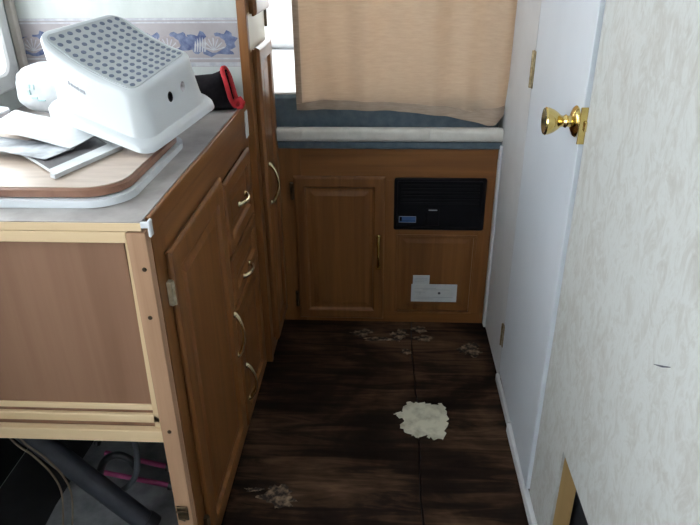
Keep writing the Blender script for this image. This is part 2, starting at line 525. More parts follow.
# wallpaper border on it
BZ0, BZ1 = 0.998, 1.127
YPF = YP - 0.0006
bd = obj('wallpaper_border', bx(XW + 0.002, -0.4025, YPF - 0.0005, YP - 0.0001, BZ0, BZ1), 'border')
tag(bd, 'mauve wallpaper border with blue shell print on the partition wall', 'wallpaper border')
for z0, z1 in ((BZ1 - 0.006, BZ1 - 0.0005), (BZ1 - 0.014, BZ1 - 0.010), (BZ0 + 0.020, BZ0 + 0.024), (BZ0 + 0.001, BZ0 + 0.012)):
    obj('stripe', bx(XW + 0.002, -0.4025, YPF - 0.0009, YPF - 0.0005, z0, z1), 'border_pale', bd)
def flat_poly(bm, pts, y):
    pts = [(min(px, -0.404), pz) for px, pz in pts]
    loops_solid(bm, [[(px, y - 0.0003, pz) for px, pz in pts], [(px, y - 0.0007, pz) for px, pz in pts]])
x = -0.985
rng = random.Random(3)
while x < -0.42:
    zc = BZ0 + 0.064
    lb = BM()
    # blue foliage masses around each shell
    for q_, (dx, dz, rx, rz) in enumerate(((-0.040, -0.002, 0.034, 0.027), (0.034, 0.006, 0.032, 0.022), (0.0, -0.016, 0.056, 0.017))):
        n = 26
        pts = []
        for k in range(n):
            a = 2 * math.pi * k / n
            q = 1 + 0.22 * math.sin(6 * a + x * 40) + rng.uniform(-0.16, 0.16)
            pts.append((x + dx + rx * q * math.cos(a), zc + dz + rz * q * math.sin(a)))
        flat_poly(lb, pts, YPF - 0.0003 - 0.00005 * q_)
    obj('leaf_print', lb, 'border_blue', bd)
    n = 14
    fan = [(x - 0.006, zc - 0.026), (x + 0.006, zc - 0.026)] + [(x + 0.034 * math.cos(a) * (1 + 0.06 * (k % 2)), zc - 0.006 + 0.024 * math.sin(a) * (1 + 0.06 * (k % 2))) for k, a in enumerate(math.radians(-15 + 210 * k / n) for k in range(n + 1))]
    fb = BM()
    flat_poly(fb, fan, YPF - 0.0008)
    sh = obj('shell_print', fb, 'border_tan', bd)
    rb = BM()
    for k in range(7):
        a = math.radians(14 + 25 * k)
        p0 = Vector((x, zc - 0.020))
        p1 = p0 + Vector((0.031 * math.cos(a), 0.033 * math.sin(a)))
        nn = Vector((-math.sin(a), math.cos(a))) * 0.0016
        flat_poly(rb, [(v.x, v.y) for v in (p0 - nn * 0.6, p1 - nn, p1 + nn, p0 + nn * 0.6)], YPF - 0.0013)
    obj('rib_print', rb, 'border_pale', sh)
    fr = BM()
    for k in range(5):
        cx = x - 0.056 + 0.007 * k
        if cx + 0.016 > -0.404:
            continue
        h = 0.030 + 0.007 * k - 0.0012 * k * k
        pts = [(cx, zc - 0.024), (cx + 0.004, zc - 0.024), (cx + 0.008, zc - 0.024 + h * 0.6), (cx + 0.006, zc - 0.024 + h), (cx + 0.003, zc - 0.024 + h * 0.6)]
        flat_poly(fr, pts, YPF - 0.0010)
    if len(fr.verts):
        obj('frond_print', fr, 'border_pale', bd)
    x += 0.128

# beige trim in the corner of wall and partition
o = obj('trim_1', bx(XW + 0.001, XW + 0.022, YP - 0.022, YP - 0.0015, ZC + 0.001, ZT - 0.002, 0.003), 'beige_trim')
tag(o, 'narrow beige corner trim beside the window over the counter', 'trim', kind='structure')

# ---------------------------------------------------------------- right wall
HY0, HY1, HZ0, HZ1 = 0.70, 1.065, 0.055, 0.340   # rough rectangular cut-out
DY0, DY1 = 1.250, 1.768                            # door opening
bm = BM()
T = 0.006
box(bm, XR, XR + T, YF, HY0, 0, ZT)
box(bm, XR, XR + T, HY0, HY1, HZ1, ZT)
box(bm, XR, XR + T, HY0, HY1, 0, HZ0)
box(bm, XR, XR + T, HY1, DY0, 0, ZT)
box(bm, XR, XR + T, DY0, DY1, 1.925, ZT)
wr = obj('wall_right', bm, 'wallpaper')
tag(wr, 'pale marbled wallpaper panel on the right with a rough cut-out low down', 'wall', kind='structure')
obj('stud', bx(XR + T, 0.431, HY1, HY1 + 0.06, 0.0, ZT - 0.002), 'studwood', wr, label='bare wood stud inside the cut-out')
obj('cavity_back', bx(0.447, 0.455, YF, DY0, 0.0, ZT - 0.002), 'dark', wr)  # near-black colour paints the shade behind the cut-out
obj('door_stud', bx(XR + T, 0.447, 1.20, DY0 - 0.003, 0.0, ZT - 0.002), 'jamb', wr)
bm = BM()
tube(bm, [(XR - 0.0006, 0.776, 0.772), (XR - 0.0009, 0.7525, 0.7855), (XR - 0.0006, 0.732, 0.799)], [0.0006, 0.0016, 0.0006], 6)
obj('scratch', bm, 'ink', wr, label='small dark scratch')
# grey-white wall piece past the door
o = obj('wall_right_far', bx(XR + 0.002, XR + 0.05, DY1 + 0.004, YR, 0, ZT), 'jamb')
tag(o, 'narrow grey-white wall strip between the door hinges and the bed', 'wall', kind='structure')
o = obj('door_backing', bx(0.452, 0.456, DY0, DY1, 0.0, ZT - 0.002), 'dark')
o.parent = wr
o.location = o.location - wr.location

# white door, hinged on its far edge, standing slightly open
dr = thing('door_1', 'white painted narrow door with brass knob in the right wall', 'door', (XR + 0.001, DY1, 0.0), kind='structure')
ang = math.radians(1.15)
def place_door_part(o):
    o.matrix_parent_inverse = Matrix.Identity(4)
    return o
DW = DY1 - DY0 - 0.004
def dpart(name, bm, mat, parent, smooth=False, label=None):
    """coordinates: x = into the wall (0 = room face), y = -distance from hinge, z"""
    bm.transform(Matrix.Translation(dr.location) @ Matrix.Rotation(-ang, 4, 'Z'))
    return obj(name, bm, mat, parent, smooth=smooth, label=label)
slab = dpart('slab', bx(0.0, 0.026, -DW, -0.003, 0.034, 1.915, 0.0015), 'door_white', dr)
KY, KZ = -DW + 0.036, 0.988
bm = BM()
Rk = Matrix.Translation((0, KY, KZ)) @ Matrix.Rotation(math.radians(-90), 4, 'Y')
lathe(bm, [(0.030, 0.0), (0.031, 0.002), (0.028, 0.006), (0.018, 0.010), (0.012, 0.012)], Rk, 32)
dpart('rosette', bm, 'brass', slab, smooth=True, label='round brass rosette')
bm = BM()
lathe(bm, [(0.012, 0.010), (0.011, 0.018), (0.0135, 0.021), (0.0105, 0.026), (0.012, 0.031), (0.0175, 0.037), (0.0230, 0.045), (0.0265, 0.054), (0.0275, 0.060), (0.0255, 0.063), (0.021, 0.0625), (0.012, 0.0600), (0.004, 0.0600)], Rk, 32)
dpart('knob', bm, 'brass', slab, smooth=True, label='flared brass door knob')
bm = bx(-0.004, 0.016, -DW - 0.0025, -DW - 0.0001, KZ - 0.036, KZ + 0.036, 0.0008)
box(bm, 0.004, 0.016, -DW - 0.008, -DW - 0.002, KZ - 0.010, KZ + 0.010, 0.002)
dpart('latch_plate', bm, 'brass', slab, label='brass latch plate on the door edge')
for z0, z1 in ((0.955, 1.050), (0.135, 0.215)):
    bm = bx(-0.003, 0.0, -0.016, -0.002, z0, z1, 0.0008)
    tube(bm, [(-0.004, 0.001, z0), (-0.004, 0.001, z1)], 0.004, 8)
    dpart('hinge', bm, 'old_brass', dr, label='tarnished brass door hinge')

# sill strips below the door, corner trim beside the back cabinet
o = obj('baseboard_right', bx(0.374, XR - 0.0003, 0.60, 1.515, 0.0, 0.030, 0.002), 'trim_white')
tag(o, 'white base strip along the floor under the near part of the door', 'baseboard', kind='structure')
o = obj('trim_2', bx(0.379, XR + 0.0015, 1.523, 1.765, 0.0, 0.026, 0.002), 'jamb')
tag(o, 'short greyish base strip under the far part of the door', 'trim', kind='structure')
o = obj('trim_3', bx(0.3815, 0.3895, 2.085, YB - 0.0004, 0.0, 0.700, 0.002), 'trim_white')
tag(o, 'white vertical corner trim right of the back cabinet', 'trim', kind='structure')

# ================================================================== LEFT KITCHEN CABINET
kc = thing('kitchen_cabinet', 'long oak base cabinet under the counter with its end panel stripped', 'cabinet', (-0.70, 1.41, 0.0))
FT = 0.018
def fpiece(name, y0, y1, z0, z1, g):
    obj(name, bx(XL - FT, XL, y0, y1, z0, z1), 'oak_' + g, kc)
fpiece('stile', 0.992, 1.052, 0.0, 0.862, 'z')
fpiece('stile', 1.425, 1.490, 0.055, 0.785, 'z')
fpiece('stile', 1.755, 1.834, 0.0, 0.862, 'z')
fpiece('rail', 1.0522, 1.7548, 0.785, 0.862, 'y')
fpiece('rail', 1.0522, 1.7548, 0.0, 0.055, 'y')
fpiece('rail', 1.4902, 1.7548, 0.560, 0.600, 'y')
fpiece('rail', 1.4902, 1.7548, 0.420, 0.460, 'y')
# doors and drawers lipped over the frame
framed_door(kc, 'door', 'X', (XL, 1.036, 0.036), 0.412, 0.775, 0.058, 0.013, 'z', handle=(0.384, 0.348, 0.125, 0.018, True),
            hinges=((-0.006, 0.695, 0.050, 'worn_brass'), (-0.006, 0.090, 0.045, 'dark_brass')))
framed_door(kc, 'drawer', 'X', (XL, 1.464, 0.588), 0.315, 0.198, 0.045, 0.013, 'y', handle=(0.160, 0.100, 0.080, 0.015, False))
framed_door(kc, 'drawer', 'X', (XL, 1.464, 0.444), 0.315, 0.136, 0.040, 0.013, 'y', handle=(0.138, 0.040, 0.080, 0.015, False))
framed_door(kc, 'lower_door', 'X', (XL, 1.464, 0.036), 0.315, 0.396, 0.050, 0.013, 'z', handle=(0.030, 0.140, 0.115, 0.022, True))
# stripped end: corner post, battens, plywood
obj('corner_post', bx(-0.431, XL - 0.0005, 0.967, 0.990, 0.0, 0.880, 0.001), 'rawpost', kc, label='raw dirty wood corner post')
bm = BM()
loops_solid(bm, [[(-0.447, 0.980, 0.45), (-0.432, 0.980, 0.45), (-0.432, 0.996, 0.45), (-0.447, 0.996, 0.45)],
                 [(-0.440, 0.980, 0.862), (-0.432, 0.980, 0.862), (-0.432, 0.996, 0.862), (-0.440, 0.996, 0.862)]])
obj('batten', bm, 'pine_z', kc)
obj('batten', bx(XW + 0.002, -0.4315, 0.968, 0.990, 0.861, 0.8815, 0.001), 'pine_x', kc)
obj('end_panel', bx(XW + 0.002, -0.4475, 0.9905, 0.996, 0.44, 0.8605), 'ply', kc, label='bare brown plywood end panel')
obj('batten', bx(XW + 0.002, -0.4480, 0.985, 0.990, 0.489, 0.502, 0.001), 'pine_x', kc)
bm = bx(XW + 0.002, -0.446, 0.979, 0.9895, 0.462, 0.481, 0.0015)
for k, (dx, dz) in enumerate(((0.0, 0.477), (0.007, 0.472), (0.003, 0.467))):
    box(bm, -0.448, -0.440 + dx, 0.980, 0.988, dz - 0.003, dz + 0.002)
obj('batten', bm, 'pine_x', kc, label='pine batten with a splintered end')
obj('batten', bx(XW + 0.002, -0.4315, 0.972, 0.9895, 0.418, 0.4465, 0.0015), 'pine_x', kc)
# metal bits left on the post
bm = bx(-0.427, -0.404, 0.9625, 0.9668, 0.212, 0.250, 0.001)
tube(bm, [(-0.428, 0.9615, 0.237), (-0.403, 0.9615, 0.241)], 0.003, 8)
tube(bm, [(-0.424, 0.9600, 0.222), (-0.410, 0.9600, 0.216)], 0.0035, 8)
obj('bracket', bm, 'dark_brass', kc, label='small dark metal bracket on the post')
for z in (0.812, 0.715, 0.452):
    bm = BM()
    lathe(bm, [(0.0042, 0), (0.0042, 0.001), (0.003, 0.0025)], Matrix.Translation((-0.412 + 0.004 * math.sin(z * 40), 0.967, z)) @ Matrix.Rotation(math.radians(90), 4, 'X'), 10)
    obj('screw', bm, 'dark_brass', kc)
obj('cavity_shade_panel', bx(XW + 0.0015, XW + 0.006, 0.9965, 1.799, 0.0, 0.8805), 'dark', kc)  # added near-black sheet standing in for shade at the cavity side
# back of the carcass under the counter
obj('back_panel', bx(XW + 0.002, -0.4155, 1.80, 1.806, 0.0, 0.8805), 'ply', kc)

# counter
ct = thing('countertop', 'grey marbled laminate countertop on the oak base cabinet', 'countertop', (-0.715, 1.41, 0.8817))
obj('slab', bx(XW + 0.001, -0.404, YE - 0.012, YP - 0.006, 0.8835, ZC), 'laminate', ct)
obj('front_edge', bx(-0.4038, XL + 0.0015, YE + 0.008, YP - 0.006, 0.8625, ZC - 0.0005, 0.0015), 'oak_y', ct)
obj('bare_edge', bx(XW + 0.001, -0.404, YE - 0.0150, YE - 0.0122, 0.8825, ZC - 0.0018), 'pine_x', ct, label='bare chipped edge of the board')
bm = bx(-0.404, -0.389, 0.969, 0.974, 0.888, 0.899, 0.001)
box(bm, -0.392, -0.387, 0.968, 0.982, 0.872, 0.902, 0.0015)
obj('edge_trim', bm, 'trim_white', ct, label='broken stub of white edge trim')
bm = bx(-0.3962, -0.3935, 1.800, 1.833, 0.805, 0.880)
obj('edge_filler', bm, 'trim_white', ct, label='small white filler strip at the far end')

# ---- sink and cover
sk = obj('sink', prism(BM(), rrect(-0.98, -0.452, 1.030, 1.46, 0.075, 8), ZC + 0.0003, 0.9115), 'porcelain')
tag(sk, 'white sink rim set in the counter below the tan cover', 'sink')
cv = thing('sink_cover', 'tan sink cover board with brown rounded edge', 'sink cover', (-0.71, 1.30, 0.912))
bm = BM()
loops_solid(bm, [[(a, b, z) for a, b in rrect(-0.965 + i, -0.462 - i, 1.043 + i, 1.447 - i, 0.070, 8)] for z, i in ((0.912, 0.004), (0.914, 0.0), (0.926, 0.0), (0.9295, 0.004))])
obj('edge_band', bm, 'brown_edge', cv, smooth=True)
obj('board', prism(BM(), rrect(-0.960, -0.467, 1.048, 1.442, 0.066, 8), 0.9296, 0.9312), 'tan_board', cv)

# ================================================================== ITEMS ON THE COUNTER
# step stool: eight corners of a tilted tapering body
C8 = {'TFL': (-0.694, 1.309, 1.158), 'TBL': (-0.603, 1.519, 1.178), 'TBR': (-0.435, 1.478, 1.095), 'TFR': (-0.489, 1.260, 1.051),
      'BFL': (-0.690, 1.312, 0.990), 'BFR': (-0.472, 1.232, 0.9370), 'BBR': (-0.415, 1.540, 0.957), 'BBL': (-0.608, 1.598, 1.026)}
C8 = {k: Vector(v) for k, v in C8.items()}
def tri(s, t, u):
    s, t = 0.5 + (s - 0.5) * 1.11, 0.5 + (t - 0.5) * 1.11
    b = (C8['BFL'] * (1 - s) + C8['BFR'] * s) * (1 - t) + (C8['BBL'] * (1 - s) + C8['BBR'] * s) * t
    a = (C8['TFL'] * (1 - s) + C8['TFR'] * s) * (1 - t) + (C8['TBL'] * (1 - s) + C8['TBR'] * s) * t
    return b * (1 - u) + a * u
def saddle(s):
    return 0.13 * (1 - (2 * s - 1) ** 2)
def stool_pt(s, t, u, k=None):
    k = max(0.0, (u - 0.12) / 0.88) if k is None else k
    return tri(s, t, u - saddle(min(max(s, 0), 1)) * k ** 1.6)
def ring(ins, r, u, n=7, m=10):
    base = rrect(ins, 1 - ins, ins, 1 - ins, r, n)
    pts = []
    for i, p in enumerate(base):
        q = base[(i + 1) % len(base)]
        L = math.hypot(q[0] - p[0], q[1] - p[1])
        k = m if L > 0.2 else 1
        for j in range(k):
            pts.append((p[0] + (q[0] - p[0]) * j / k, p[1] + (q[1] - p[1]) * j / k))
    return [stool_pt(a, b, u) for a, b in pts]
st = thing('step_stool', 'white plastic step stool with dotted grey top tilted on the counter', 'step stool', (-0.56, 1.40, 0.9345))
bm = BM()
prof = [(0.05, 0.12, 0.012), (0.012, 0.14, 0.0), (0.0, 0.11, 0.018), (0.0, 0.11, 0.10), (0.010, 0.12, 0.135), (0.030, 0.15, 0.155), (0.043, 0.15, 0.17), (0.046, 0.15, 0.30), (0.042, 0.15, 0.60), (0.034, 0.15, 0.85), (0.030, 0.15, 0.94), (0.038, 0.15, 0.975), (0.058, 0.14, 0.995), (0.085, 0.12, 1.0)]
loops_solid(bm, [ring(i, r, u) for i, r, u in prof], True, False)
# bridge the saddle top with a grid so that it keeps its curve
body = obj('body', bm, 'white_plastic', st, smooth='all')
def top_grid(ins, lift, nS=26, nT=14, sk=0.10):
    bm = BM()
    g = []
    nrm = (tri(0.5, 0.5, 1) - tri(0.5, 0.5, 0)).normalized()
    def pt(a, b):
        # round the four corners by pulling them in
        s = ins + (1 - 2 * ins) * a
        t = ins + (1 - 2 * ins) * b
        r = sk
        cs = min(max(s, ins + r), 1 - ins - r)
        ctt = min(max(t, ins + r), 1 - ins - r)
        dx, dy = s - cs, t - ctt
        mx = max(abs(dx), abs(dy))
        d = math.hypot(dx, dy)
        if d > 1e-6 and abs(dx) > 1e-9 and abs(dy) > 1e-9:
            s, t = cs + dx * mx / d, ctt + dy * mx / d
        return stool_pt(s, t, 1.0) + nrm * lift
    for j in range(nT + 1):
        g.append([bm.verts.new(pt(i / nS, j / nT)) for i in range(nS + 1)])
    for j in range(nT):
        for i in range(nS):
            bm.faces.new((g[j][i], g[j][i + 1], g[j + 1][i + 1], g[j + 1][i]))
    ex = bmesh.ops.extrude_face_region(bm, geom=list(bm.faces))
    for v in ex['geom']:
        if isinstance(v, bmesh.types.BMVert):
            v.co -= nrm * (lift + 0.006)
    return bm
obj('top', top_grid(0.070, 0.0004), 'white_plastic', st, smooth=True)
pad = obj('grip_pad', top_grid(0.092, 0.0022, sk=0.06), 'grip', st, smooth=True, label='grey non-slip pad')
bm = BM()
nrm = (tri(0.5, 0.5, 1) - tri(0.5, 0.5, 0)).normalized()
NS, NTT = 12, 9
for i in range(NS):
    for j in range(NTT):
        s = 0.135 + 0.73 * i / (NS - 1)
        t = 0.140 + 0.72 * j / (NTT - 1)
        c0 = stool_pt(s, t, 1.0)
        du = (stool_pt(s + 0.01, t, 1.0) - c0).normalized()
        dv = (stool_pt(s, t + 0.01, 1.0) - c0).normalized()
        lo = [c0 + nrm * 0.0015 + (du * math.cos(a) * 0.0048 + dv * math.sin(a) * 0.0062) for a in (2 * math.pi * k / 10 for k in range(10))]
        hi = [p + nrm * 0.0018 for p in lo]
        loops_solid(bm, [lo, hi])
obj('grip_dots', bm, 'grip_dot', pad, kind='stuff', label='rows of raised blue-grey dots')
# two finger holes in the end, cut as pockets; the dark lining paints in the shade inside
endn = (tri(1, 0.5, 0.5) - tri(0.5, 0.5, 0.5)).normalized()
for (t, u, dep, mm, lab) in ((0.46, 0.60, 0.03, 'dark', 'dark round hole'), (0.66, 0.62, 0.010, 'clear', 'pale round hole')):
    c0 = stool_pt(0.955, t, u)
    zax = endn
    Rr = zax.to_track_quat('Z', 'Y').to_matrix().to_4x4()
    cb = BM()
    lathe(cb, [(0.0100, -dep), (0.0100, 0.02)], Matrix.Translation(c0) @ Rr, 20)
    cut = obj('cutter', cb, mm, st)
    md = body.modifiers.new('hole', 'BOOLEAN')
    md.operation = 'DIFFERENCE'
    md.object = cut
    md.solver = 'EXACT'
    try:
        md.material_mode = 'TRANSFER'
    except Exception:
        pass
    bpy.context.view_layer.update()
    dg = bpy.context.evaluated_depsgraph_get()
    nm = bpy.data.meshes.new_from_object(body.evaluated_get(dg))
    body.modifiers.clear()
    nm.set_sharp_from_angle(angle=math.radians(35))
    body.data = nm
    bpy.data.objects.remove(cut)
# small printed mark on the long side
bm = BM()
for k, (a, h, wd) in enumerate(((0.300, 0.030, 0.006), (0.322, 0.022, 0.012), (0.346, 0.020, 0.012), (0.366, 0.022, 0.008), (0.384, 0.030, 0.006), (0.402, 0.026, 0.012), (0.426, 0.030, 0.014))):
    def P(s, u):
        return stool_pt(s, 0.045, u) - (tri(0.5, 1, 0.5) - tri(0.5, 0, 0.5)).normalized() * 0.0025
    u0 = 0.60 - 0.03 * k / 6
    q = [P(a, u0), P(a + wd * 1.5, u0), P(a + wd * 1.5, u0 + h * 1.7), P(a, u0 + h * 1.7)]
    off = (tri(0.5, 1, 0.5) - tri(0.5, 0, 0.5)).normalized() * 0.006
    loops_solid(bm, [[v + off for v in q], q])
obj('printed_mark', bm, 'grey_ink', st, label='small grey printed brand mark')

# white wrapped bundle left of the stool (soft rounded bag)
bm = BM()
bmesh.ops.create_icosphere(bm, subdivisions=4, radius=1.0)
for v in bm.verts:
    d = v.co.normalized()
    e = 0.62
    q = Vector((math.copysign(abs(d.x) ** e, d.x), math.copysign(abs(d.y) ** e, d.y), math.copysign(abs(d.z) ** e, d.z)))
    wob = 1 + 0.05 * noise.noise(d * 2.3) + 0.02 * noise.noise(d * 7)
    v.co = Vector((-0.800 + q.x * 0.108 * wob, 1.595 + q.y * 0.056 * wob, 0.9895 + q.z * 0.060 * (wob if q.z > -0.5 else 1)))
zmin = min(v.co.z for v in bm.verts)
for v in bm.verts:
    v.co.z += 0.9318 - zmin
wb = thing('paper_roll_pack', 'white wrapped bundle with teal print behind the papers', 'pack', (-0.785, 1.60, 0.9318))
obj('wrapper', bm, 'paper', wb, smooth=True)
bm = BM()
for k, (xx, zz, ww, hh) in enumerate(((-0.866, 1.002, 0.012, 0.008), (-0.852, 0.998, 0.008, 0.012), (-0.862, 0.986, 0.006, 0.010), (-0.854, 0.976, 0.014, 0.004), (-0.840, 0.970, 0.018, 0.003))):
    box(bm, xx, xx + ww, 1.5355, 1.560, zz, zz + hh)
obj('teal_print', bm, 'teal_ink', wb)

# black pouch with red binding in the corner
bm = BM()
loops = []
NP = 20
for (xx, hw, hz, zc, yc) in ((-0.600, 0.020, 0.022, 0.925, 1.745), (-0.575, 0.045, 0.036, 0.936, 1.755), (-0.52, 0.058, 0.043, 0.943, 1.762), (-0.47, 0.058, 0.045, 0.945, 1.765), (-0.438, 0.042, 0.050, 0.950, 1.768), (-0.424, 0.031, 0.054, 0.954, 1.768), (-0.420, 0.026, 0.049, 0.954, 1.768), (-0.445, 0.024, 0.042, 0.952, 1.768), (-0.50, 0.02, 0.03, 0.947, 1.766)):
    lp = []
    for k in range(NP):
        a = 2 * math.pi * k / NP
        ca, sa = math.cos(a), math.sin(a)
        lean = 0.010 * (-sa)
        lp.append((xx + lean * (1 if xx > -0.46 else 0.3), yc + hw * math.copysign(abs(ca) ** 0.6, ca), zc + hz * math.copysign(abs(sa) ** 0.7, sa)))
    loops.append(lp)
loops_solid(bm, loops)
zs = min(v.co.z for v in bm.verts)
bmesh.ops.translate(bm, verts=bm.verts, vec=(0, 0, 0.8985 - zs))
pouch = thing('pouch', 'black fabric pouch with red binding in the counter corner', 'pouch', (-0.50, 1.765, 0.8985))
obj('fabric_body', bm, 'bag_black', pouch, smooth='all')
bm = BM()
pts = []
for k in range(NP + 1):
    a = 2 * math.pi * k / NP
    ca, sa = math.cos(a), math.sin(a)
    pts.append((-0.4215 + 0.014 * (-sa), 1.768 + 0.0300 * math.copysign(abs(ca) ** 0.6, ca), 0.9565 + 0.0505 * math.copysign(abs(sa) ** 0.7, sa)))
tube(bm, pts, 0.0062, 8, caps=False)
obj('red_binding', bm, 'red', pouch, smooth=True, label='red fabric binding around the mouth')
bm = BM()
tube(bm, [(-0.414, 1.748, 0.912), (-0.404, 1.752, 0.924), (-0.393, 1.752, 0.928), (-0.387, 1.752, 0.918), (-0.391, 1.752, 0.906), (-0.404, 1.750, 0.9045)], [0.006, 0.0075, 0.008, 0.008, 0.007, 0.005], 8)
obj('pull_tab', bm, 'red', pouch, smooth=True, label='red pull loop')

# papers: curved thin sheets spanned between four corner points
def sheet_bm(c, thick, sag=0.0, ripple=0.0, n=12):
    c = [Vector(p) for p in c]
    bm = BM()
    g = []
    for j in range(n + 1):
        row = []
        for i in range(n + 1):
            s, t = i / n, j / n
            p = (c[0] * (1 - s) + c[1] * s) * (1 - t) + (c[3] * (1 - s) + c[2] * s) * t
            p.z += sag * 4 * s * (1 - s) + ripple * math.sin(5 * s + 3 * t)
            row.append(bm.verts.new(p))
        g.append(row)
    for j in range(n):
        for i in range(n):
            bm.faces.new((g[j][i], g[j][i + 1], g[j + 1][i + 1], g[j + 1][i]))
    ex = bmesh.ops.extrude_face_region(bm, geom=list(bm.faces))
    for v in ex['geom']:
        if isinstance(v, bmesh.types.BMVert):
            v.co.z += thick
    return bm
mg = thing('magazine', 'dark covered magazine with white page edges on the sink cover', 'magazine', (-0.66, 1.27, 0.932))
obj('pages', sheet_bm([(-0.770, 1.258, 0.934), (-0.598, 1.098, 0.9325), (-0.545, 1.275, 0.9330), (-0.715, 1.435, 0.934)], 0.0045, 0.003), 'paper', mg, label='white page edges')
obj('cover', sheet_bm([(-0.770, 1.262, 0.9390), (-0.622, 1.123, 0.9375), (-0.575, 1.285, 0.9380), (-0.715, 1.425, 0.9390)], 0.0012, 0.003), 'mag_dark', mg, label='dark printed cover')
obj('back_cover', sheet_bm([(-0.606, 1.092, 0.9325), (-0.594, 1.086, 0.9325), (-0.537, 1.272, 0.9328), (-0.548, 1.276, 0.9328)], 0.008, 0.0), 'paper', mg)
o = obj('letter_sheet', sheet_bm([(-0.845, 1.300, 0.956), (-0.622, 1.215, 0.9520), (-0.590, 1.318, 0.954), (-0.870, 1.480, 0.961)], 0.0012, 0.006, 0.003), 'paper')
tag(o, 'creased white letter sheet lying on top of the magazine', 'paper')
o = obj('envelope', sheet_bm([(-0.845, 1.225, 0.947), (-0.650, 1.165, 0.9445), (-0.618, 1.225, 0.9450), (-0.850, 1.320, 0.9475)], 0.0014, 0.002, 0.0015), 'grey_paper')
tag(o, 'grey printed glossy envelope half under the white letter sheet', 'envelope')
o = obj('receipt', sheet_bm([(-0.668, 1.362, 0.957), (-0.635, 1.318, 0.954), (-0.620, 1.335, 0.955), (-0.652, 1.385, 0.960)], 0.0008, 0.006, 0.001, 8), 'paper')
tag(o, 'small curled white slip beside the stool and the letter sheet', 'paper')
# clear tub at the left edge
tb = thing('plastic_tub', 'small pale plastic tub at the left edge of the sink cover', 'tub', (-0.925, 1.50, 0.9315))
bm = BM()
lathe(bm, [(0.030, 0.0), (0.032, 0.003), (0.035, 0.022), (0.035, 0.026)], Matrix.Translation((-0.922, 1.475, 0.9315)), 28)
obj('bowl', bm, 'clear', tb, smooth=True)
bm = BM()
lathe(bm, [(0.037, 0.0262), (0.038, 0.028), (0.036, 0.032), (0.020, 0.036), (0.004, 0.037)], Matrix.Translation((-0.922, 1.475, 0.9315)), 28)
obj('lid', bm, 'clear', tb, smooth=True)

# ================================================================== PANTRY
pn = thing('pantry_cabinet', 'tall narrow oak pantry between the counter and the bed', 'cabinet', (-0.70, 1.98, 0.0))
obj('carcass', bx(XW + 0.002, XP - 0.004, YP + 0.019, 2.128, 0.0, ZT - 0.002), 'oak_z', pn, label='oak pantry body')
obj('cream_panel', bx(XP - 0.0040, XP - 0.0037, YP + 0.019, 2.128, 1.030, 1.135), 'cream', pn, label='cream panel between the two pantry doors')
obj('corner_post', bx(-0.4015, XP, YP - 0.0045, YP + 0.0185, 0.0, ZT - 0.002, 0.002), 'oak_z', pn)
PT = 0.022
framed_door(pn, 'door', 'X', (XP - 0.0035, 1.893, 0.055), 0.222, 0.985, 0.050, PT, 'z', handle=(0.022, 0.573, 0.125, 0.024, True))
framed_door(pn, 'upper_door', 'X', (XP - 0.0035, 1.893, 1.124), 0.222, 0.74, 0.050, PT, 'z')
bm = bx(XP - 0.004, XP + 0.004, 2.1285, 2.140, 1.070, 1.120, 0.001)
obj('latch', bm, 'dark_brass', pn, label='dark metal latch on the far edge')

# ================================================================== BACK CABINET
bc = thing('bed_base_cabinet', 'low oak cabinet front across the end of the aisle below the bed', 'cabinet', (0.0, 2.14, 0.0))
X0, X1 = -0.3745, 0.3810
BT = 0.020
def bpiece(name, x0, x1, z0, z1, g):
    return obj(name, bx(x0, x1, YB, YB + BT, z0, z1), 'oak_' + g, bc)
bpiece('stile', X0, -0.285, 0.0, 0.684, 'z')
bpiece('rail', -0.2848, X1, 0.570, 0.684, 'x')
bpiece('rail', -0.2848, X1, 0.0, 0.045, 'x')
bpiece('stile', -0.025, 0.058, 0.0452, 0.5698, 'z')
bpiece('stile', 0.324, X1, 0.0452, 0.5698, 'z')
bpiece('rail', 0.0582, 0.3238, 0.355, 0.395, 'x')
framed_door(bc, 'door', 'Y', (-0.312, YB, 0.018), 0.318, 0.567, 0.045, 0.013, 'z', handle=(0.296, 0.281, 0.122, 0.022, True), hinges=((-0.006, 0.512, 0.062, 'dark_brass'), (-0.006, 0.080, 0.062, 'dark_brass')), pull_mat='brass')
mt = face_matrix('Y', Vector((0.050, YB + 0.0105, 0.043)))
obj('access_panel', door_panel_bm(0.283, 0.322, 0.008, 0.011, mt, 0.003), 'oak_z', bc, label='flat oak access panel with thin bead')
bm = BM()
for a in ((0.048, 0.335, 0.360, 0.366), (0.048, 0.335, 0.042, 0.047)):
    box(bm, a[0], a[1], YB - 0.003, YB + 0.004, a[2], a[3], 0.001)
for a in (0.048, 0.330):
    box(bm, a, a + 0.005, YB - 0.003, YB + 0.004, 0.0472, 0.3598, 0.001)
obj('panel_bead', bm, 'oak_z', bc)

# heater front
ht = thing('heater', 'black rectangular heater front set in the oak cabinet', 'heater', (0.195, YB, 0.387))
bm = BM()
def lph(ins, y, r):
    return [(a, y, b) for a, b in rrect(0.037 + ins, 0.352 - ins, 0.387 + ins, 0.580 - ins, r, 4)]
loops_solid(bm, [lph(0, YB - 0.0003, 0.008), lph(0, YB - 0.006, 0.008), lph(0.003, YB - 0.009, 0.007), lph(0.010, YB - 0.009, 0.005), lph(0.013, YB - 0.004, 0.004)])
hp = obj('faceplate', bm, 'black_metal', ht, smooth=True)
for k in range(6):
    z = 0.485 + 0.013 * k
    obj('louver', bx(0.060, 0.330, YB - 0.0075, YB - 0.0042, z, z + 0.006, 0.0012), 'black_metal', ht)
obj('control_cover', bx(0.150, 0.196, YB - 0.0090, YB - 0.0042, 0.405, 0.470, 0.002), 'black_metal', ht)
obj('control_lip', bx(0.158, 0.188, YB - 0.0105, YB - 0.0088, 0.462, 0.466, 0.0006), 'faint_ink', ht)
